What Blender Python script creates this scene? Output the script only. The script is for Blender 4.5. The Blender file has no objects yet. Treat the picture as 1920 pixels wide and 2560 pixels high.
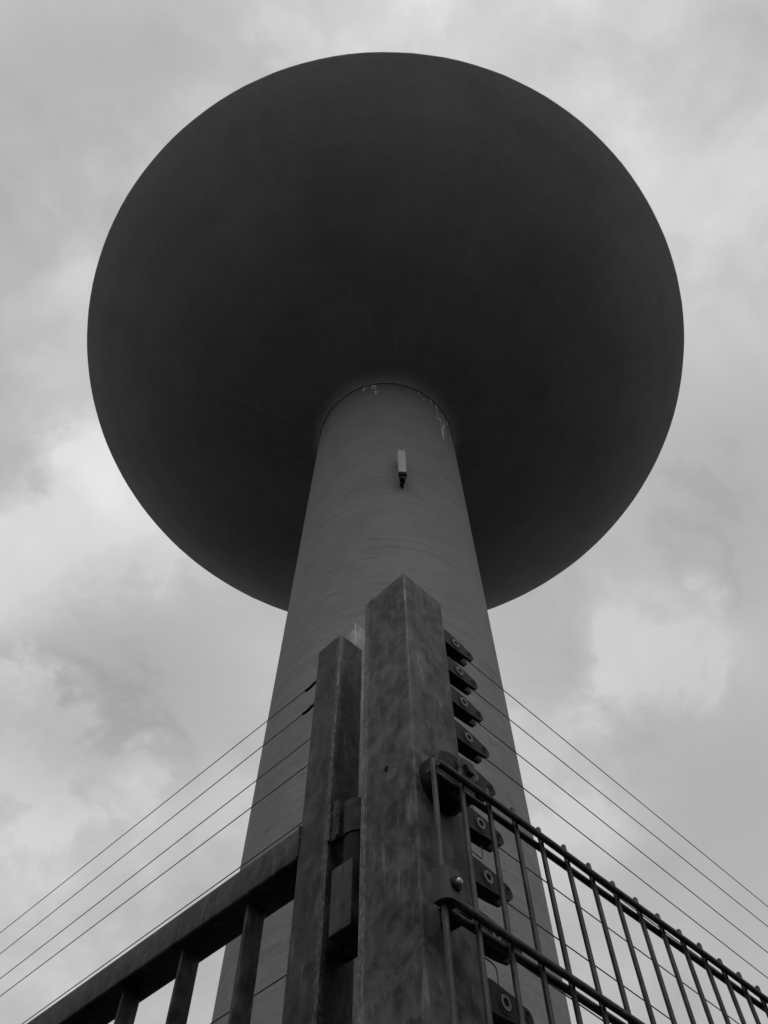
import bpy, bmesh, math, random
from mathutils import Vector, Matrix, noise
random.seed(7)
S = bpy.context.scene
COL = S.collection
PI = math.pi
# ---------------------------------------------------------------- camera
CAMZ = 1.45
cd = bpy.data.cameras.new("Camera"); cam = bpy.data.objects.new("Camera", cd); COL.objects.link(cam)
th, ro = 1.05530589, -0.01598079
F = Vector((0, math.cos(th), math.sin(th))); R0 = Vector((1, 0, 0)); U0 = Vector((0, -math.sin(th), math.cos(th)))
R1 = R0*math.cos(ro) + U0*math.sin(ro); U1 = -R0*math.sin(ro) + U0*math.cos(ro)
m = Matrix((( R1.x, U1.x, -F.x, 0), (R1.y, U1.y, -F.y, 0), (R1.z, U1.z, -F.z, CAMZ), (0, 0, 0, 1)))
cam.matrix_world = m
cd.sensor_fit = 'VERTICAL'; cd.sensor_height = 36; cd.lens = 1900.22/2560*36
cd.clip_start = 0.02; cd.clip_end = 6000
S.camera = cam
S.render.resolution_x = 768; S.render.resolution_y = 1024
S.view_settings.view_transform = 'Standard'; S.view_settings.look = 'None'
S.view_settings.exposure = 0.0; S.view_settings.gamma = 1.0
# ---------------------------------------------------------------- sky
SUN_EL, SUN_AZ = math.radians(60), math.radians(150)      # azimuth from +Y towards +X
W = bpy.data.worlds.new("World"); S.world = W; W.use_nodes = True
nt = W.node_tree; nt.nodes.clear(); N = nt.nodes; L = nt.links
def nd(t, **k):
    n = N.new(t)
    for a, b in k.items(): setattr(n, a, b)
    return n
def mth(op, a, b=None, c=None, clamp=False):
    n = nd('ShaderNodeMath', operation=op); n.use_clamp = clamp
    for i, v in enumerate((a, b, c)):
        if v is None: continue
        if hasattr(v, 'links'): L.new(v, n.inputs[i])
        else: n.inputs[i].default_value = v
    return n.outputs[0]
out = nd('ShaderNodeOutputWorld'); bg = nd('ShaderNodeBackground'); L.new(bg.outputs[0], out.inputs[0])
sky = nd('ShaderNodeTexSky', sky_type='NISHITA'); sky.sun_disc = False
sky.sun_elevation = SUN_EL; sky.sun_rotation = SUN_AZ; sky.air_density = 1.0; sky.dust_density = 3.0
bw = nd('ShaderNodeRGBToBW'); L.new(sky.outputs[0], bw.inputs[0])
tc = nd('ShaderNodeTexCoord'); GEN = tc.outputs['Generated']
# clouds: stretched noise over the direction sphere, projected on a cloud deck
sep = nd('ShaderNodeSeparateXYZ'); L.new(GEN, sep.inputs[0])
zz = mth('MAXIMUM', sep.outputs[2], 0.0); zz = mth('ADD', zz, 0.35)
cx = mth('DIVIDE', sep.outputs[0], zz); cy = mth('DIVIDE', sep.outputs[1], zz)
cmb = nd('ShaderNodeCombineXYZ'); L.new(cx, cmb.inputs[0]); L.new(cy, cmb.inputs[1])
def cnoise(scale, det, rough, dist, off):
    mp = nd('ShaderNodeMapping'); mp.inputs['Location'].default_value = off
    L.new(GEN, mp.inputs[0]); mp.inputs['Scale'].default_value = (1, 1, 1.25)
    n = nd('ShaderNodeTexNoise'); n.inputs['Scale'].default_value = scale; n.inputs['Detail'].default_value = det
    n.inputs['Roughness'].default_value = rough; n.inputs['Distortion'].default_value = dist
    L.new(mp.outputs[0], n.inputs['Vector']); return n.outputs[0]
n1 = cnoise(3.4, 7, .52, .35, (3.1, 1.7, 0)); n2 = cnoise(9.0, 6, .58, .4, (9, 4, 2))
v = mth('MULTIPLY_ADD', n1, 0.72, 0.65)
v = mth('ADD', v, mth('MULTIPLY_ADD', n2, 0.32, -0.16))
# broad thick and thin places in the cloud layer: (azimuth deg, elevation deg, spread, amount)
BLOBS = [(0.1461, -0.0492, 0.988, 50.8, 0.24), (0.3507, 0.0603, 0.9345, 79.0, 0.14), (-0.29, -0.0325, 0.9565, 210.2, -0.14), (-0.3912, 0.1041, 0.9144, 232.9, 0.04), (-0.2747, 0.0766, 0.9585, 207.5, 0.1), (-0.3864, 0.2736, 0.8808, 102.1, 0.1), (-0.3583, 0.4915, 0.7938, 247.1, 0.2), (-0.433, 0.4258, 0.7945, 504.7, 0.1), (-0.337, 0.6504, 0.6807, 172.5, -0.28), (-0.3951, 0.7524, 0.527, 175.8, 0.14), (-0.391, 0.692, 0.6068, 472.5, 0.18), (-0.2207, 0.8005, 0.5572, 176.1, 0.1), (0.4203, 0.4454, 0.7905, 235.3, -0.2), (0.2875, 0.6405, 0.7121, 291.1, 0.2), (0.3794, 0.7128, 0.5899, 120.6, -0.14), (0.1957, 0.7108, 0.6756, 205.9, 0.1), (0.4135, 0.2517, 0.875, 135.4, 0.02), (0.1705, 0.5993, 0.7821, 366.8, -0.06), (-0.1299, -0.0401, 0.9907, 535.8, 0.06), (0.2178, 0.8046, 0.5524, 316.1, 0.08)]
for x, y, z, k, amt in BLOBS:
    dt = nd('ShaderNodeVectorMath', operation='DOT_PRODUCT'); L.new(GEN, dt.inputs[0]); dt.inputs[1].default_value = (x, y, z)
    wob = mth('ADD', mth('MULTIPLY_ADD', n1, 0.06, -0.03), mth('MULTIPLY_ADD', n2, 0.03, -0.015))
    e = mth('SUBTRACT', mth('ADD', dt.outputs['Value'], wob), 1.0); e = mth('MULTIPLY', e, k)
    e = mth('MINIMUM', e, 0.0); e = mth('EXPONENT', e)
    v = mth('MULTIPLY_ADD', e, amt, v)
def mrange(src, a, b, c, d):
    x = nd('ShaderNodeMapRange'); x.interpolation_type = 'SMOOTHSTEP'; L.new(src, x.inputs[0])
    for i_, q_ in enumerate((a, b, c, d)): x.inputs[i_+1].default_value = q_
    return x.outputs[0]
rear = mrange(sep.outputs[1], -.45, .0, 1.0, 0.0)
low = mrange(sep.outputs[2], .15, .85, 1.5, 2.2)      # unseen sky behind camera raised to light the reservoir, brightest round the veiled sun
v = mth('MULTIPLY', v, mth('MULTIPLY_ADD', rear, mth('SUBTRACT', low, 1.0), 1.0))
v = mth('MULTIPLY', v, mrange(sep.outputs[2], -.05, .40, .42, 1.0))      # low sky dimmed below the frame to darken reservoir edges and posts
base = mth('MULTIPLY_ADD', bw.outputs[0], 0.12, 4.75)
tot = mth('MULTIPLY', base, v)
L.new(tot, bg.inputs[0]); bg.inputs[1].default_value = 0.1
# ---------------------------------------------------------------- sun
sd = bpy.data.lights.new("Sun", 'SUN'); sd.energy = 0.6; sd.angle = math.radians(25); sd.color = (1, 1, 1)
so = bpy.data.objects.new("Sun", sd); COL.objects.link(so)
sv = Vector((math.sin(SUN_AZ)*math.cos(SUN_EL), math.cos(SUN_AZ)*math.cos(SUN_EL), math.sin(SUN_EL)))
so.rotation_euler = sv.to_track_quat('Z', 'Y').to_euler(); so.location = (0, 0, 60)

# ---------------------------------------------------------------- materials
class MT:
    def __init__(s, name, rough=.6, metal=0., spec=.5):
        s.m = bpy.data.materials.new(name); s.m.use_nodes = True; s.t = s.m.node_tree
        s.b = s.t.nodes['Principled BSDF']; s.b.inputs['Roughness'].default_value = rough
        s.b.inputs['Metallic'].default_value = metal; s.b.inputs['Specular IOR Level'].default_value = spec
        s.tc = s.t.nodes.new('ShaderNodeTexCoord')
    def n(s, t, **k):
        x = s.t.nodes.new(t)
        for a, b in k.items(): setattr(x, a, b)
        return x
    def l(s, a, b): s.t.links.new(a, b)
    def noise(s, sc=(1, 1, 1), scale=5, det=5, rough=.6, dist=0., rot=(0, 0, 0), vec=None):
        mp = s.n('ShaderNodeMapping'); mp.inputs['Scale'].default_value = sc; mp.inputs['Rotation'].default_value = rot
        s.l(vec or s.tc.outputs['Object'], mp.inputs[0])
        x = s.n('ShaderNodeTexNoise'); x.inputs['Scale'].default_value = scale; x.inputs['Detail'].default_value = det
        x.inputs['Roughness'].default_value = rough; x.inputs['Distortion'].default_value = dist
        s.l(mp.outputs[0], x.inputs['Vector']); return x.outputs[0]
    def math(s, op, a, b=None, c=None, clamp=False):
        x = s.n('ShaderNodeMath', operation=op); x.use_clamp = clamp
        for i, v in enumerate((a, b, c)):
            if v is None: continue
            if hasattr(v, 'links'): s.l(v, x.inputs[i])
            else: x.inputs[i].default_value = v
        return x.outputs[0]
    def rng(s, v, a, b, c, d):
        x = s.n('ShaderNodeMapRange'); s.l(v, x.inputs[0])
        for i, q in enumerate((a, b, c, d)): x.inputs[i+1].default_value = q
        return x.outputs[0]
    def color(s, v): s.l(v, s.b.inputs['Base Color'])
    def bump(s, v, strength=.3, dist=.002):
        x = s.n('ShaderNodeBump'); x.inputs['Strength'].default_value = strength; x.inputs['Distance'].default_value = dist
        s.l(v, x.inputs['Height']); s.l(x.outputs[0], s.b.inputs['Normal'])

def steel(name, lo, hi, rough=.42, metal=.55, big=26., streak=(1, 1, .5), edge=None):
    M = MT(name, rough, metal, .16)
    a = M.noise(scale=big, det=6, rough=.62, dist=.9)
    b = M.noise(sc=streak, scale=70, det=4, rough=.6, dist=.4)
    c = M.noise(sc=(1, 1, .12), scale=220, det=3, rough=.7)
    d = M.noise(scale=6, det=2, rough=.5)
    e = M.noise(sc=(1, 1, .45), rot=(.75, .75, 0), scale=44, det=5, rough=.65, dist=.5)
    vo = M.n('ShaderNodeTexVoronoi'); vo.inputs['Scale'].default_value = 62; M.l(M.tc.outputs['Object'], vo.inputs['Vector'])
    vb = M.n('ShaderNodeRGBToBW'); M.l(vo.outputs['Color'], vb.inputs[0])
    b = M.math('ADD', M.math('MULTIPLY', b, .5), M.math('MULTIPLY', e, .5))
    x = M.math('ADD', M.math('MULTIPLY', a, .45), M.math('MULTIPLY', b, .35))
    x = M.math('ADD', x, M.math('MULTIPLY', d, .2))
    x = M.math('ADD', x, M.math('MULTIPLY_ADD', vb.outputs[0], .07, -.035))
    val = M.rng(x, .43, .60, lo, hi)
    # patches of light brush marks and scratches, running slantwise
    g = M.noise(sc=(1, 1, .16), rot=(.9, .7, .2), scale=120, det=4, rough=.6, dist=.2)
    gm = M.noise(scale=13, det=3, rough=.5)
    gs = M.math('MULTIPLY', M.rng(g, .56, .70, 0, 1), M.rng(gm, .46, .62, 0, 1))
    val = M.math('MULTIPLY_ADD', gs, hi*.9, val)
    if edge:                         # flaked zinc along an edge
        sp_ = M.n('ShaderNodeSeparateXYZ'); M.l(M.tc.outputs['Object'], sp_.inputs[0])
        if edge == 'y': mk = M.rng(sp_.outputs[1], .0765, .0795, 0, 1)
        else: mk = M.rng(M.math('MAXIMUM', M.math('ABSOLUTE', sp_.outputs[0]), M.math('ABSOLUTE', sp_.outputs[1])), .004, .011, 1, 0)
        fl = M.noise(sc=(1, 1, .35), scale=330, det=4, rough=.75)
        val = M.math('MULTIPLY_ADD', M.math('MULTIPLY', mk, M.rng(fl, .48, .68, .12, 1)), hi*1.5, val)
    # fine scratches
    sc = M.rng(c, .66, .74, 0, hi*.45)
    M.color(M.math('ADD', val, sc))
    M.l(M.rng(a, .35, .65, rough-.08, rough+.2), M.b.inputs['Roughness'])
    M.bump(M.math('ADD', a, M.math('MULTIPLY', b, .5)), .25, .0015)
    return M.m
m_post = steel("galvanised_post_steel", .020, .105, metal=.35, rough=.50, edge="y")
m_gate = steel("galvanised_gate_steel", .012, .068, metal=.35, rough=.50, edge="corner", big=18)
m_rod = steel("galvanised_rod_steel", .026, .062, metal=.6, rough=.5, big=60)
m_strip = steel("bright_zinc_steel", .09, .20, rough=.35, metal=.6, big=40)
m_clamp = steel("dull_clamp_steel", .028, .055, rough=.55, metal=.3, big=60)
m_wire = steel("wire_steel", .05, .08, rough=.5, metal=.6, big=60)
M = MT("black_plastic", .6, 0, .08); 
a_ = M.noise(scale=160, det=4); M.color(M.rng(a_, .35, .65, .007, .016)); M.l(M.rng(a_, .3, .7, .35, .55), M.b.inputs['Roughness']); M.bump(a_, .15, .0006); m_black = M.m
M = MT("hub_metal", .4, .5); a_ = M.noise(scale=300, det=3); M.color(M.rng(a_, .35, .65, .05, .10)); m_hub = M.m
M = MT("dark_hole", .9, 0, .1); a_ = M.noise(scale=50); M.color(M.rng(a_, .3, .7, .004, .01)); m_hole = M.m
M = MT("bolt_zinc", .42, .7); a_ = M.noise(scale=200); M.color(M.rng(a_, .3, .7, .16, .32)); m_bolt = M.m

# concrete of the shaft: board-marked, with short dark level marks between the lifts
M = MT("shaft_concrete", .85, 0, .3)
sp = M.n('ShaderNodeSeparateXYZ'); M.l(M.tc.outputs['Object'], sp.inputs[0])
ang = M.math('ARCTAN2', sp.outputs[0], M.math('MULTIPLY', sp.outputs[1], -1.0))
cv = M.n('ShaderNodeCombineXYZ'); M.l(M.math('MULTIPLY', ang, 2.8), cv.inputs[0]); M.l(sp.outputs[2], cv.inputs[1])
V = cv.outputs[0]
blot = M.noise(scale=.9, det=6, rough=.6, dist=.4, vec=V)
band = M.noise(sc=(.12, 3.4, 1), scale=1.6, det=5, rough=.65, vec=V)
fine = M.noise(scale=9, det=4, rough=.7, vec=V)
rows = M.noise(sc=(.7, 10, 1), scale=1.4, det=3, rough=.5, dist=.5, vec=V)
dash = M.rng(rows, .60, .69, 0, 1)
mask = M.rng(M.noise(sc=(1.2, .35, 1), scale=1.1, det=2, vec=V), .47, .58, 0, 1)
dash = M.math('MULTIPLY', dash, mask)
lift = M.noise(sc=(.02, 5.5, 1), scale=1.7, det=4, rough=.7, vec=V)
x = M.math('ADD', M.math('MULTIPLY', blot, .25), M.math('MULTIPLY', band, .28)); x = M.math('ADD', x, M.math('MULTIPLY', fine, .25)); x = M.math('ADD', x, M.math('MULTIPLY', lift, .22))
val = M.rng(x, .36, .62, .122, .205)
val = M.math('MULTIPLY', val, M.math('MULTIPLY_ADD', dash, -.34, 1.0))
M.color(val); M.bump(M.math('ADD', fine, band), .25, .02)
m_shaft = M.m
# reservoir underside: smooth concrete with faint radial boards
M = MT("reservoir_concrete", .85, 0, .3)
sp = M.n('ShaderNodeSeparateXYZ'); M.l(M.tc.outputs['Object'], sp.inputs[0])
ang = M.math('ARCTAN2', sp.outputs[0], M.math('MULTIPLY', sp.outputs[1], -1.0))
rad = M.math('SQRT', M.math('ADD', M.math('POWER', sp.outputs[0], 2.0), M.math('POWER', sp.outputs[1], 2.0)))
cv = M.n('ShaderNodeCombineXYZ'); M.l(M.math('MULTIPLY', ang, 9.0), cv.inputs[0]); M.l(M.math('MULTIPLY', rad, .16), cv.inputs[1])
rs = M.noise(scale=2.2, det=6, rough=.65, vec=cv.outputs[0])
bl = M.noise(scale=.22, det=6, rough=.6, dist=.5); fi = M.noise(scale=2.5, det=5, rough=.7)
nearc = M.rng(rad, 3, 9.5, .60, .10)
x = M.math('ADD', M.math('MULTIPLY', M.math('SUBTRACT', rs, .5), nearc), M.math('MULTIPLY', M.math('SUBTRACT', bl, .5), .6))
cr = M.n('ShaderNodeCombineXYZ'); M.l(M.math('MULTIPLY', rad, 1.0), cr.inputs[0]); M.l(M.math('MULTIPLY', ang, .25), cr.inputs[1])
ringn = M.noise(scale=1.5, det=4, rough=.6, vec=cr.outputs[0])
x = M.math('ADD', x, M.math('MULTIPLY', M.math('SUBTRACT', fi, .5), .30)); x = M.math('ADD', x, M.math('MULTIPLY', M.math('SUBTRACT', ringn, .5), .28))
M.color(M.math('MULTIPLY', M.math('ADD', M.math('MULTIPLY', x, 1.2), 1.0), .225)); M.bump(fi, .2, .02)
m_cap = M.m
M = MT("lime_stain", .9); a_ = M.noise(scale=6); M.color(M.rng(a_, .3, .7, .55, .8)); m_lime = M.m
M = MT("antenna_plastic", .5); a_ = M.noise(scale=3); M.color(M.rng(a_, .3, .7, .30, .35)); m_ant = M.m
# ground
M = MT("meadow_ground", .95, 0, .2)
g1 = M.noise(scale=.35, det=8, rough=.7); g2 = M.noise(scale=14, det=6, rough=.75)
M.color(M.rng(M.math('ADD', M.math('MULTIPLY', g1, .5), M.math('MULTIPLY', g2, .5)), .35, .65, .022, .046)); M.bump(g2, .6, .04)
m_ground = M.m

# ---------------------------------------------------------------- helpers
def finish(bm, name, mat, parent=None, smooth=True, angle=40):
    me = bpy.data.meshes.new(name); bmesh.ops.recalc_face_normals(bm, faces=bm.faces[:]); bm.to_mesh(me); bm.free()
    me.materials.append(mat)
    if smooth:
        for p in me.polygons: p.use_smooth = True
        try: me.set_sharp_from_angle(angle=math.radians(angle))
        except Exception: pass
    o = bpy.data.objects.new(name, me); COL.objects.link(o)
    if parent: o.parent = parent
    return o
PHI = PI/2 - 0.77499591          # local x runs along the mesh fence (right), local y along the gate (left)
def thing(name, label, cat, loc=(0, 0, 0), rz=0, group=None):
    o = bpy.data.objects.new(name, None); COL.objects.link(o); o.empty_display_size = .1
    o.location = loc; o.rotation_euler = (0, 0, rz); o['label'] = label; o['category'] = cat
    if group: o['group'] = group
    return o
cP, sP = math.cos(PHI), math.sin(PHI)
def wpt(a, b, z): return (a*cP - b*sP, a*sP + b*cP, z + CAMZ)      # corner frame -> world
def cthing(name, label, cat, a, b, z, group=None):
    return thing(name, label, cat, wpt(a, b, z), PHI, group)
def box(bm, x0, x1, y0, y1, z0, z1, bev=0, vert=False, seg=3):
    r = bmesh.ops.create_cube(bm, size=1)
    for v in r['verts']:
        v.co = Vector((x0 + (v.co.x+.5)*(x1-x0), y0 + (v.co.y+.5)*(y1-y0), z0 + (v.co.z+.5)*(z1-z0)))
    if bev:
        es = set(e for v in r['verts'] for e in v.link_edges)
        if vert: es = [e for e in es if abs(e.verts[0].co.z-e.verts[1].co.z) > 1e-6]
        bmesh.ops.bevel(bm, geom=list(es), offset=bev, segments=seg, profile=.5, affect='EDGES')
def tube(bm, pts, r, n=10, caps=True, round_end=0):
    pts = [Vector(p) for p in pts]; rings = []
    rad = [r]*len(pts)
    if round_end:
        d = (pts[-1]-pts[-2]).normalized(); e = pts[-1]
        pts[-1] = e - d*r
        rad = [r]*len(pts)
        for f in (.5, .8, .97): pts.append(e - d*r*(1-f)); rad.append(r*math.sqrt(max(0, 1-f*f)))
    for i, p in enumerate(pts):
        t = (pts[min(i+1, len(pts)-1)] - pts[max(i-1, 0)]).normalized()
        up = Vector((0, 0, 1)) if abs(t.z) < .9 else Vector((0, 1, 0))
        x = t.cross(up).normalized(); y = t.cross(x)
        rings.append([bm.verts.new(p + (x*math.cos(2*PI*k/n) + y*math.sin(2*PI*k/n))*rad[i]) for k in range(n)])
    for A, B in zip(rings, rings[1:]):
        for k in range(n): bm.faces.new((A[k], A[(k+1) % n], B[(k+1) % n], B[k]))
    if caps: bm.faces.new(rings[0][::-1]); bm.faces.new(rings[-1])
def lathe(bm, prof, n=96, axis='z', c=(0, 0, 0)):
    rings = []
    for r, z in prof:
        rg = []
        for k in range(n):
            a = 2*PI*k/n
            if axis == 'z': p = (r*math.cos(a), r*math.sin(a), z)
            else: p = (r*math.cos(a), z, r*math.sin(a))       # axis y
            rg.append(bm.verts.new(Vector(p)+Vector(c)))
        rings.append(rg)
    for A, B in zip(rings, rings[1:]):
        for k in range(n): bm.faces.new((A[k], A[(k+1) % n], B[(k+1) % n], B[k]))
    return rings
def disc_y(bm, cx, cz, y0, y1, r, n=28, bev=.0):
    prof = [(r, y1), (r, y0+bev), (r-bev, y0)] if bev else [(r, y1), (r, y0)]
    rg = lathe(bm, prof, n, 'y', (cx, 0, cz)); bm.faces.new(rg[0]); bm.faces.new(rg[-1])

# ---------------------------------------------------------------- ground
bm = bmesh.new(); bmesh.ops.create_circle(bm, cap_ends=True, segments=96, radius=3000)
g = finish(bm, "ground", m_ground, smooth=False); g['kind'] = 'structure'
# paler ground sheet added unseen on the camera's side to brighten the reservoir rim
M = MT("bounce_ground", .95, 0, .2)
g1 = M.noise(scale=.5, det=8, rough=.7); g2 = M.noise(scale=40, det=6, rough=.8)
M.color(M.rng(M.math('ADD', M.math('MULTIPLY', g1, .4), M.math('MULTIPLY', g2, .6)), .35, .65, .04, .08)); M.bump(g2, .7, .02)
bm = bmesh.new()
vs = [bm.verts.new(p) for p in ((-45, 1.0, .004), (-30, .2, .004), (.0, .35, .004), (30, .2, .004), (45, 1.0, .004), (60, -60, .004), (-60, -60, .004))]
bm.faces.new(vs); g = finish(bm, "added_bounce_ground", M.m, smooth=False); g['kind'] = 'structure'

# ---------------------------------------------------------------- water tower
H = 35.0; TD = .3794*H; TR = .0791*H; CR = .4070*H
TAZ = math.radians(.35)
TX, TY = -.074, TD
tw = thing("water_tower", "tall mushroom shaped concrete water tower with broad round dark reservoir on a pale shaft", "water tower", (TX, TY, 0))
tw.rotation_euler = (0, .0067, 0)          # leans a hair to the right
ZJ = .8266*H + CAMZ; ZR = H + CAMZ
bm = bmesh.new()
prof = [(TR + .0036*(ZJ-z), z) for z in [0] + [ZJ*i/24 for i in range(1, 24)]] + [(TR, ZJ)]
rg = lathe(bm, prof, 128); bm.faces.new(rg[-1])
finish(bm, "shaft", m_shaft, tw)
bm = bmesh.new()
r0, z0 = TR, ZJ
prof = [(r0-.05, z0+.10), (r0+.015, z0+.05), (r0+.03, z0+.0)]
for i in range(1, 9):                     # short flare above the joint
    a = PI/2*i/8; prof.append((r0+.03+.55*(1-math.cos(a)), z0+.0+.50*math.sin(a)))
rr0, zz0 = prof[-1]
for i in range(1, 33):
    t = i/32; r = rr0 + (CR-rr0)*t
    prof.append((r, zz0 + (ZR-zz0)*(.12*t + .88*t**2.3)))
prof += [(CR+.05, ZR+.06), (CR+.05, ZR+.55), (CR-.3, ZR+.75)]
for i in range(1, 9):
    t = i/8; prof.append(((CR-.3)*(1-t)+.4*t, ZR+.75+2.6*t))
rg = lathe(bm, prof, 144); bm.faces.new(rg[-1]); 
for v in bm.verts:                         # cast concrete is never a perfect circle
    r = math.hypot(v.co.x, v.co.y)
    if r > 1:
        d = noise.noise(v.co*1.1)*.012*min(1, r/CR)**6 + noise.noise(v.co*.35)*.008*min(1, r/CR)**4
        v.co.x += v.co.x/r*d; v.co.y += v.co.y/r*d
    if r < TR+.06: v.co.z += noise.noise(v.co*2.2)*.05
finish(bm, "reservoir", m_cap, tw, angle=50)
# lime runs below the joint (angle in degrees from the side facing the camera, + = right; start drop, length, width)
RUNS = [(-17.8, 0.02, 0.449, 0.05), (-15.63, 0.085, 0.221, 0.03), (-10.18, 0.02, 0.443, 0.05), (-8.1, 0.098, 0.44, 0.04), (-7.71, 0.76, 0.329, 0.05), (28.53, 0.155, 0.195, 0.03), (33.44, 0.549, 0.159, 0.03), (41.53, 0.104, 0.438, 0.04), (47.48, 0.126, 0.973, 0.035), (47.42, 1.41, 0.207, 0.08), (50.31, 1.323, 1.981, 0.045), (55.46, 0.303, 1.31, 0.03), (53.82, 1.646, 0.836, 0.04), (63.0, 0.117, 0.678, 0.07), (-67.65, 0.098, 0.561, 0.04)]
for adeg, d0, ln, w in RUNS:
    bm = bmesh.new(); n = 7; A = math.radians(adeg); vs = []
    for i in range(n):
        t = i/(n-1); zc = ZJ - d0 - ln*t
        ww = 2.6*w*(.55+.45*math.sin(3+7*t+adeg))*(1-.55*t) + .008
        aa = A + .004*math.sin(5*t+adeg)
        row = []
        for s in (-1, 1):
            q = aa + s*ww/2/TR
            row.append(bm.verts.new(((TR+.004+.0036*(ZJ-zc))*math.sin(q), -(TR+.004+.0036*(ZJ-zc))*math.cos(q), zc)))
        vs.append(row)
    for p, q in zip(vs, vs[1:]): bm.faces.new((p[0], p[1], q[1], q[0]))
    finish(bm, "lime_streak", m_lime, tw, smooth=False)

# ---------------------------------------------------------------- panel antenna on the shaft
A = math.radians(9.2)        # round the shaft from the near side
px, py = TX + .15 + (TR+.34)*math.sin(A), TY - (TR+.34)*math.cos(A)
an = thing("panel_antenna", "small pale panel antenna mounted high on the tower shaft", "antenna", (px, py, 20.35+CAMZ), math.radians(4))
bm = bmesh.new(); box(bm, -.125, .125, -.06, .06, 0, 1.5, .035, True); finish(bm, "panel", m_ant, an)
bm = bmesh.new(); box(bm, -.122, .122, -.057, .057, -.16, -.002, .03, True); finish(bm, "end_cap", m_black, an)
bm = bmesh.new(); tube(bm, [(-.02, .13, -.35), (-.02, .13, 1.35)], .045); finish(bm, "mast_pipe", m_clamp, an)
for z in (-.30, .15, 1.2):
    bm = bmesh.new(); box(bm, -.07, .05, .05, .36, z, z+.07, .005); finish(bm, "bracket", m_clamp, an)
bm = bmesh.new(); box(bm, -.09, .05, -.03, .10, -.36, -.2, .02); finish(bm, "junction_box", m_black, an)
for x, e in ((-.05, -.07), (.02, .05), (.07, .0)):
    bm = bmesh.new(); tube(bm, [(x, 0, -.15), (x+.01, .0, -.25), (x+e*.5, .05, -.36), (x*.4, .15, -.44), (0, .3, -.44)], .014, 8); finish(bm, "cable", m_black, an)

# ---------------------------------------------------------------- big corner post
GZ = -CAMZ
A0, A1, B0, B1, PT = .510, .5985, .458, .5475, 1.0085
def local_box(name, mat, par, o, x0, x1, y0, y1, z0, z1, bev=0, vert=False, **k):
    bm = bmesh.new(); box(bm, x0-o[0], x1-o[0], y0-o[1], y1-o[1], z0-o[2], z1-o[2], bev, vert); return finish(bm, name, mat, par, **k)
po = cthing("corner_post", "thick square galvanised corner post, taller and nearer than the gate stile", "fence post", A0, B0, GZ)
O = (A0, B0, GZ)
local_box("tube", m_post, po, O, A0, A1, B0, B1, GZ, PT, .0035, True)
local_box("cap", m_post, po, O, A0+.0015, A1-.0015, B0+.0015, B1-.0015, PT+.0006, PT+.0036, .0008)
bm = bmesh.new()     # drilled hole on the gate side
rg = []
for k in range(16):
    a = 2*PI*k/16; rg.append(bm.verts.new((-.0004, .5024-B0+.0032*math.cos(a), .640+CAMZ+.0042*math.sin(a))))
bm.faces.new(rg); finish(bm, "drill_hole", m_hole, po, smooth=False)

# ---------------------------------------------------------------- electric fence post behind (tube + flat strip)
eo = (.664, .738)
ep = cthing("electric_fence_post", "pale zinc tube with flat strip standing behind the gap between post and gate", "fence post", eo[0], eo[1], GZ)
bm = bmesh.new(); tube(bm, [(0, 0, 0), (0, 0, 1.228-GZ)], .020, 24); finish(bm, "tube", m_strip, ep)
bm = bmesh.new(); box(bm, -.044, -.010, -.0475, -.0435, 0, 1.195-GZ, .001); finish(bm, "flat_strip", m_strip, ep)
bm = bmesh.new(); box(bm, -.012, -.009, -.0435, -.012, 0, 1.19-GZ); finish(bm, "web", m_strip, ep)

# ---------------------------------------------------------------- gate
SA0, SA1, SB0, SB1, ST = .550, .604, .650, .7085, 1.060
gt = cthing("gate", "grey steel gate with top rail and flat upright bars, left of the corner post", "gate", SA0, SB0, GZ)
O = (SA0, SB0, GZ)
local_box("stile", m_gate, gt, O, SA0, SA1, SB0, SB1, GZ+.08, ST, .0028, True)
local_box("stile_cap", m_gate, gt, O, SA0+.001, SA1-.001, SB0+.001, SB1-.001, ST+.0005, ST+.003, .0008)
GE = 2.0
local_box("stile", m_gate, gt, O, SA0, SA1, GE, GE+.0585, GZ+.08, ST, .0028, True)
def rail(z0, z1):
    bm = bmesh.new()
    r = bmesh.ops.create_cube(bm, size=1)
    for v in r['verts']:
        v.co = Vector((SA0+.001+(v.co.x+.5)*(SA1-SA0+.003)-O[0], SB1-.0005+(v.co.y+.5)*(GE-SB1+.001)-O[1], z0+(v.co.z+.5)*(z1-z0)-O[2]))
    es = [e for e in bm.edges if abs(e.verts[0].co.y-e.verts[1].co.y) > .1]
    bmesh.ops.bevel(bm, geom=es, offset=.004, segments=3, profile=.5, affect='EDGES')
    return finish(bm, "rail", m_gate, gt)
rail(.648, .698); rail(GZ+.10, GZ+.15)
b = .833
while b < GE-.05:
    bar = local_box("upright_bar", m_gate, gt, O, .566, .596, b-.006, b, GZ+.150, .648, .0014, True)
    b += .1455
# weld bead between rail and stile
bm = bmesh.new()
pts = []
for i in range(26):
    t = i/25; pts.append((SA0-.0005-O[0], SB1+.001-O[1]+random.uniform(-.0006, .0006), .650+t*.046-O[2]))
tube(bm, pts, .0022, 7); 
for v in bm.verts: v.co += Vector((random.uniform(-1, 1), random.uniform(-1, 1), 0))*.0005
finish(bm, "weld_seam", m_gate, gt)
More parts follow.
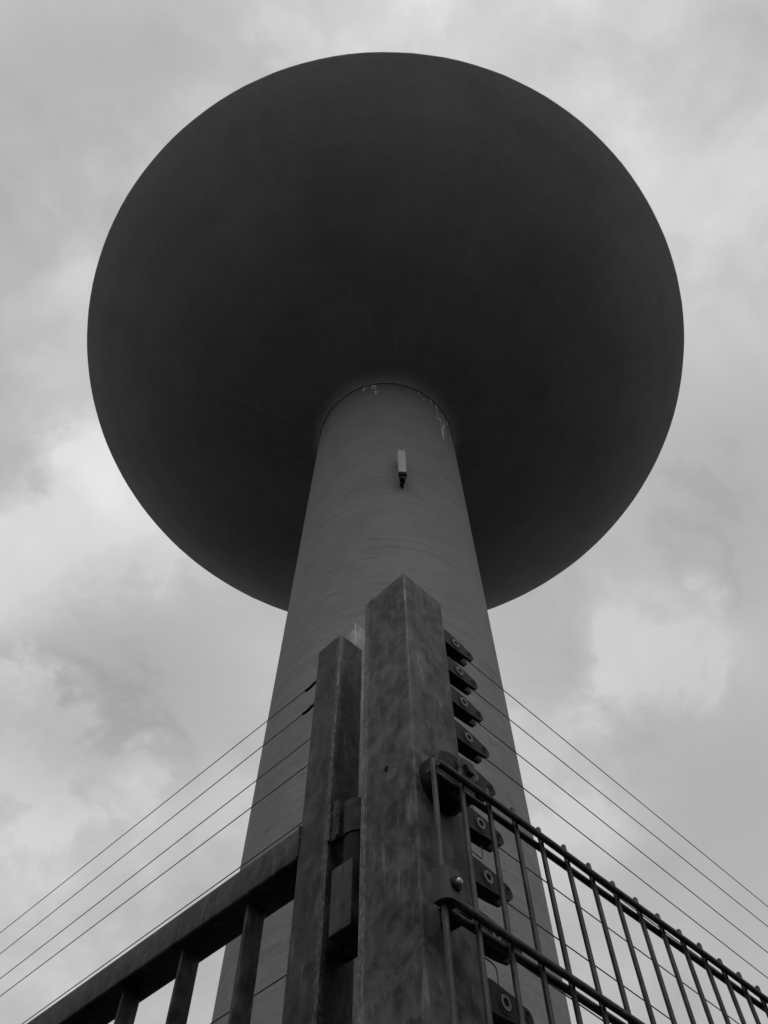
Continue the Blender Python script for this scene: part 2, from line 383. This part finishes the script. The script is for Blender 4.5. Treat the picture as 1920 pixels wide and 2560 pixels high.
# hinge
hg = bmesh.new(); tube(hg, [(.577-O[0], .620-O[1], .640-O[2]), (.577-O[0], .620-O[1], .690-O[2])], .0225, 32)
hinge = finish(hg, "hinge_barrel", m_gate, gt)
bm = bmesh.new(); box(bm, .553-O[0], .562-O[0], .632-O[1], .6496-O[1], .640-O[2], .702-O[2], .002); finish(bm, "hinge_plate", m_gate, gt)
bm = bmesh.new()
for yy, xx in ((.6488, .5515), (.6345, .5535)):
    tube(bm, [(xx-O[0]+random.uniform(-.0012, .0012), yy-O[1]+random.uniform(-.001, .001), .642+.058*i/18-O[2]) for i in range(19)], .0025, 7)
finish(bm, "weld_seam", m_gate, gt)
bm = bmesh.new(); tube(bm, [(.577-O[0], .620-O[1], .584-O[2]), (.577-O[0], .620-O[1], .640-O[2])], .0205, 28); finish(bm, "hinge_bush", m_black, gt)
local_box("hinge_block", m_gate, gt, O, .540, .600, .5905, .6265, .500, .583, .0015)
local_box("block_bracket", m_gate, gt, O, .585, .595, .6265, .650, .505, .578, .001)

# ---------------------------------------------------------------- mesh fence panel
MB = .4229
FA = .6443
mf = cthing("mesh_fence_panel", "double-rod welded mesh fence panel running right from the corner post", "fence panel", FA, MB, GZ)
O = (FA, MB, GZ)
TIP = .612
xs = [.5027, .5485, .5950, .6415, .6890] + [.6890 + .0494*k for k in range(1, 36)]
ends = xs[-1]+.006
for i, x in enumerate(xs):
    bm = bmesh.new(); dx = random.uniform(-.0011, .0011)
    tip = TIP + random.uniform(-.0012, .0012) - (.012 if i == 0 else 0)
    tube(bm, [(x-O[0], 0, .04), (x+dx-O[0], 0, 1.0), (x-O[0], 0, tip-GZ)], .0031, 10, round_end=1)
    finish(bm, "vertical_rod", m_rod, mf)
zl = [.5893, .4302]
while zl[-1]-.16 > GZ+.06: zl.append(zl[-1]-.16)
for z in zl:
    for y in (-.0072, .0072):
        bm = bmesh.new(); n = 20
        tube(bm, [(.503+(ends-.503)*i/n-O[0], y, z-GZ+.0004*math.sin(i*1.7+z*9)-(.045*(ends-.503)*i/n*.6 if z < .5 else 0)) for i in range(n+1)], .0041, 10)
        finish(bm, "horizontal_rod", m_rod, mf)
# round clamp with bolt, then the folded clamp below
bm = bmesh.new(); disc_y(bm, .553-O[0], .610-GZ, .4315-O[1], .4578-O[1], .0345, 40, .003)
cl = finish(bm, "round_clamp", m_black, mf)
bm = bmesh.new(); disc_y(bm, .5705-O[0], .628-GZ, .4275-O[1], .4320-O[1], .0165, 32, .001); finish(bm, "washer", m_clamp, cl)
bm = bmesh.new(); disc_y(bm, .5705-O[0], .628-GZ, .4215-O[1], .4275-O[1], .0095, 6, .001); finish(bm, "bolt_head", m_clamp, cl, smooth=False)
def fold(z0, z1, bolt=True):
    bm = bmesh.new(); box(bm, .4935-O[0], .5175-O[0], .4110-O[1], .4285-O[1], z0-GZ, z1-GZ)
    es = [e for e in bm.edges if abs(e.verts[0].co.z-e.verts[1].co.z) > 1e-6 and e.verts[0].co.x < .50-O[0] and e.verts[0].co.y < .42-O[1]]
    bmesh.ops.bevel(bm, geom=es, offset=.010, segments=8, profile=.5, affect='EDGES')
    es = [e for e in bm.edges if abs(e.verts[0].co.x-e.verts[1].co.x) < 1e-6 and abs(e.verts[0].co.z-e.verts[1].co.z) < 1e-6 and e.verts[0].co.x > .51-O[0]]
    bmesh.ops.bevel(bm, geom=es, offset=.006, segments=4, profile=.5, affect='EDGES')
    box(bm, .535-O[0], .552-O[0], .4300-O[1], .4577-O[1], z0+.010-GZ, z1-.003-GZ, .002)
    c = finish(bm, "fold_clamp", m_clamp, mf, angle=50)
    bm = bmesh.new(); disc_y(bm, .5068-O[0], (z0+z1)/2+.000-GZ, .4080-O[1], .4108-O[1], .0068, 24, .0008); finish(bm, "washer", m_black, c)
    bm = bmesh.new(); disc_y(bm, .5068-O[0], (z0+z1)/2+.000-GZ, .4035-O[1], .4080-O[1], .0036, 20, .0015); finish(bm, "bolt_head", m_bolt, c)
fold(.4270, .4600); fold(-.25, -.209); fold(-.90, -.859)

# ---------------------------------------------------------------- wire tensioners on the corner post
ORD = ["topmost", "second", "third", "fourth", "fifth", "sixth", "seventh", "eighth", "ninth"]
HUB = [1.0765, 1.0025, .9270, .8500, .7770, .6935, .6130, .5390, .4610]
Y0, TH = .530, .021
def plate(bm, x0, x1, y0, y1, h, zc=0):
    n = 14; P = [(x0, zc-h), ]
    r = h
    pts = [(x0, zc-h)]
    re = h*.62; zo = zc - .0025          # narrows towards a rounded tip
    pts.append((x0+(x1-x0)*.62, zc-h*1.0)); pts.append((x0+(x1-x0)*.82, zc-h*.90))
    for i in range(n+1):
        a = -PI/2 + PI*i/n + .12; pts.append((x1-re+re*math.cos(a), zo+re*math.sin(a)))
    pts.append((x0+(x1-x0)*.82, zc+h*.72)); pts.append((x0+(x1-x0)*.62, zc+h*.97))
    pts.append((x0, zc+h))
    f0 = [bm.verts.new((x, y0, z)) for x, z in pts]; f1 = [bm.verts.new((x, y1, z)) for x, z in pts]
    bm.faces.new(f0); bm.faces.new(f1[::-1])
    for i in range(len(pts)): j = (i+1) % len(pts); bm.faces.new((f0[i], f1[i], f1[j], f0[j]))
def bevel_all(bm, off, ang=30):
    es = [e for e in bm.edges if len(e.link_faces) == 2 and e.calc_face_angle(0) > math.radians(ang)]
    bmesh.ops.bevel(bm, geom=es, offset=off, segments=2, profile=.5, affect='EDGES')
def make_tensioner():
    t = cthing("wire_tensioner", "", "wire tensioner", .599, Y0, HUB[0])
    bm = bmesh.new(); plate(bm, 0.0006, .1690, 0, .0055, .0180); bevel_all(bm, .0024); finish(bm, "front_cheek", m_black, t)
    bm = bmesh.new(); plate(bm, 0.0006, .1690, TH-.0055, TH, .0180); bevel_all(bm, .0024); finish(bm, "rear_cheek", m_black, t)
    bm = bmesh.new(); box(bm, .0006, .143, .0055, TH-.0055, -.0165, .0165)
    for i in range(4): box(bm, .143+.002*i*0, .146+.0012*(i % 2), .0055, TH-.0055, -.0165+.0075*i, -.0125+.0075*i)
    finish(bm, "body", m_black, t, smooth=False)
    def ring(name, ro, ri, y0, y1, mat, par, cx=.121, n=32, cz=0):
        bm = bmesh.new(); rg = lathe(bm, [(ri, y1), (ri, y0), (ro, y0), (ro, y1)], n, 'y', (cx, 0, cz)); return finish(bm, name, mat, par, angle=30)
    hub = ring("hub", .0088, .0046, -.0014, .0006, m_hub, t)
    ring("outer_ring", .0134, .0108, -.0007, .0004, m_black, hub)
    bm = bmesh.new(); disc_y(bm, .121, 0, -.0003, .0003, .0048, 6); finish(bm, "hex_socket", m_hole, hub, smooth=False)
    ring("end_eye", .0058, .0034, -.0008, .0005, m_black, t, .158)
    bm = bmesh.new(); disc_y(bm, .158, 0, -.0002, .0003, .0035, 20); finish(bm, "eye_hole", m_hole, t, smooth=False)
    return t
def dup(o, parent=None):
    c = o.copy(); COL.objects.link(c); c.parent = parent
    for ch in list(o.children): dup(ch, c)
    return c
proto = make_tensioner()
for i, z in enumerate(HUB):
    t = proto if i == 0 else dup(proto)
    t.location = wpt(.599, Y0, z)
    t['label'] = ["topmost black plastic wire tensioner beside the corner post", "second black wire tensioner from the top beside the corner post",
        "third black wire tensioner from the top beside the corner post", "fourth black wire tensioner down, the lowest one fully above the mesh fence",
        "fifth black wire tensioner down, just above the top rods of the mesh fence", "sixth black wire tensioner down, first one behind the mesh fence rods",
        "seventh black wire tensioner down, behind the mesh level with the bolted clamp", "eighth black wire tensioner down, mostly hidden by the second pair of mesh rods",
        "ninth and lowest black wire tensioner, at the bottom edge of the photo"][i]
    t['group'] = "black wire tensioners on the corner post"
for i in (0, 1):     # screws under the two upper ones
    pass
# ---------------------------------------------------------------- wires
def wire(name, label, p0, p1, r, group, sag=.0, n=24):
    P0, P1 = Vector(wpt(*p0)), Vector(wpt(*p1))
    e = bpy.data.objects
    bm = bmesh.new(); pts = []
    for i in range(n+1):
        t = i/n; p = P0.lerp(P1, t) - P0; p.z -= sag*4*t*(1-t) ; pts.append(p)
    tube(bm, pts, r, 8)
    o = finish(bm, name, m_wire); o.location = P0
    o['label'] = label; o['category'] = "wire"; o['group'] = group
    return o
WR = [(1.0748, -.0142), (.9992, -.0135), (.9224, -.0250), (.8488, -.0285), (.762, -.020), (.6885, -.036), (.6062, -.044), (.5316, -.05), (.4540, -.05)]
for i, (z, s) in enumerate(WR):
    x1 = 3.4
    wire("fence_wire", ["topmost", "second", "third", "fourth", "fifth", "sixth", "seventh", "eighth", "ninth"][i] +
         [" thin wire running right from the topmost black tensioner", " thin wire on the right, just below the topmost one", " thin wire on the right, counted down from the top",
          " thin wire on the right, the last one clear above the mesh fence", " thin wire on the right, seen through the slots of the top mesh rods",
          " thin wire on the right, first one crossing behind the mesh", " thin wire on the right, second one crossing behind the mesh",
          " thin wire on the right, behind the second pair of mesh rods", " thin wire on the right, lowest and almost hidden"][i],
         (.742, .5405, z), (x1, .5405, z + s*(x1-.75)), .0009, "thin wires running right from the tensioners")
GA = .622
k = GA/.6
WL = [(1.0715*k, .0133), (1.0119*k, -.0008), (.9335*k, -.0034), (.8757*k, .0023), (.7650*k, -.0010), (.675, 0), (.5432*k, -.02)]
LBL = ["uppermost thin wire running left from behind the gate stile", "second thin wire from the top left of the gate stile", "third thin wire from the top left of the gate stile",
       "fourth thin wire from the top left of the gate stile", "thin wire running close along the top of the gate rail", "thin wire hidden behind the gate top rail",
       "thin wire crossing behind the gate's upright bars below the rail"]
for i, (z, s) in enumerate(WL):
    if i == 5: continue          # hidden by the rail
    w = wire("gate_wire", LBL[i], (GA, .70, z), (GA, 3.0, z + s*2.2), .0009, "thin wires running left behind the gate")
    if i < 2:      # crimp and knot where the wire meets the stile
        bm = bmesh.new(); tube(bm, [Vector((-sP, cP, 0))*d + Vector((0, 0, q)) for d, q in ((.095, .001), (.106, .002), (.112, 0), (.120, -.001), (.129, .0))], .0028, 10)
        finish(bm, "crimp", m_black, w)
        bm = bmesh.new(); tube(bm, [Vector((-sP, cP, 0))*.100 + Vector((0, 0, .008)), Vector((-sP, cP, 0))*.103 + Vector((0, 0, -.002))], .0014, 8)
        finish(bm, "hook", m_black, w)
    if i >= 0 and i < 5: pass
# jumper leads between tensioners
def jumper(label, pts):
    P = [Vector(wpt(*p)) for p in pts]; o0 = P[0].copy()
    Q = []
    for i, p in enumerate(P):         # rounded corners
        if 0 < i < len(P)-1:
            for t in (0, .25, .5, .75, 1):
                a = p + (P[i-1]-p).normalized()*.007; c = p + (P[i+1]-p).normalized()*.007
                Q.append(a*(1-t)**2 + p*2*t*(1-t) + c*t*t)
        else: Q.append(p)
    bm = bmesh.new(); tube(bm, [q-o0 for q in Q], .0008, 8); o = finish(bm, "jumper_lead", m_wire); o.location = o0
    o['label'] = label; o['category'] = "wire"; o['group'] = "short wire links between the tensioners"
jumper("short wire link between the fifth and sixth black tensioners", [(.722, .541, .768), (.722, .541, .700)])
jumper("short looped wire link between the sixth and seventh black tensioners", [(.690, .541, .690), (.690, .541, .652), (.730, .541, .648), (.730, .541, .690)])
jumper("short looped wire link between the eighth and ninth black tensioners", [(.690, .541, .512), (.727, .541, .508), (.727, .541, .468)])
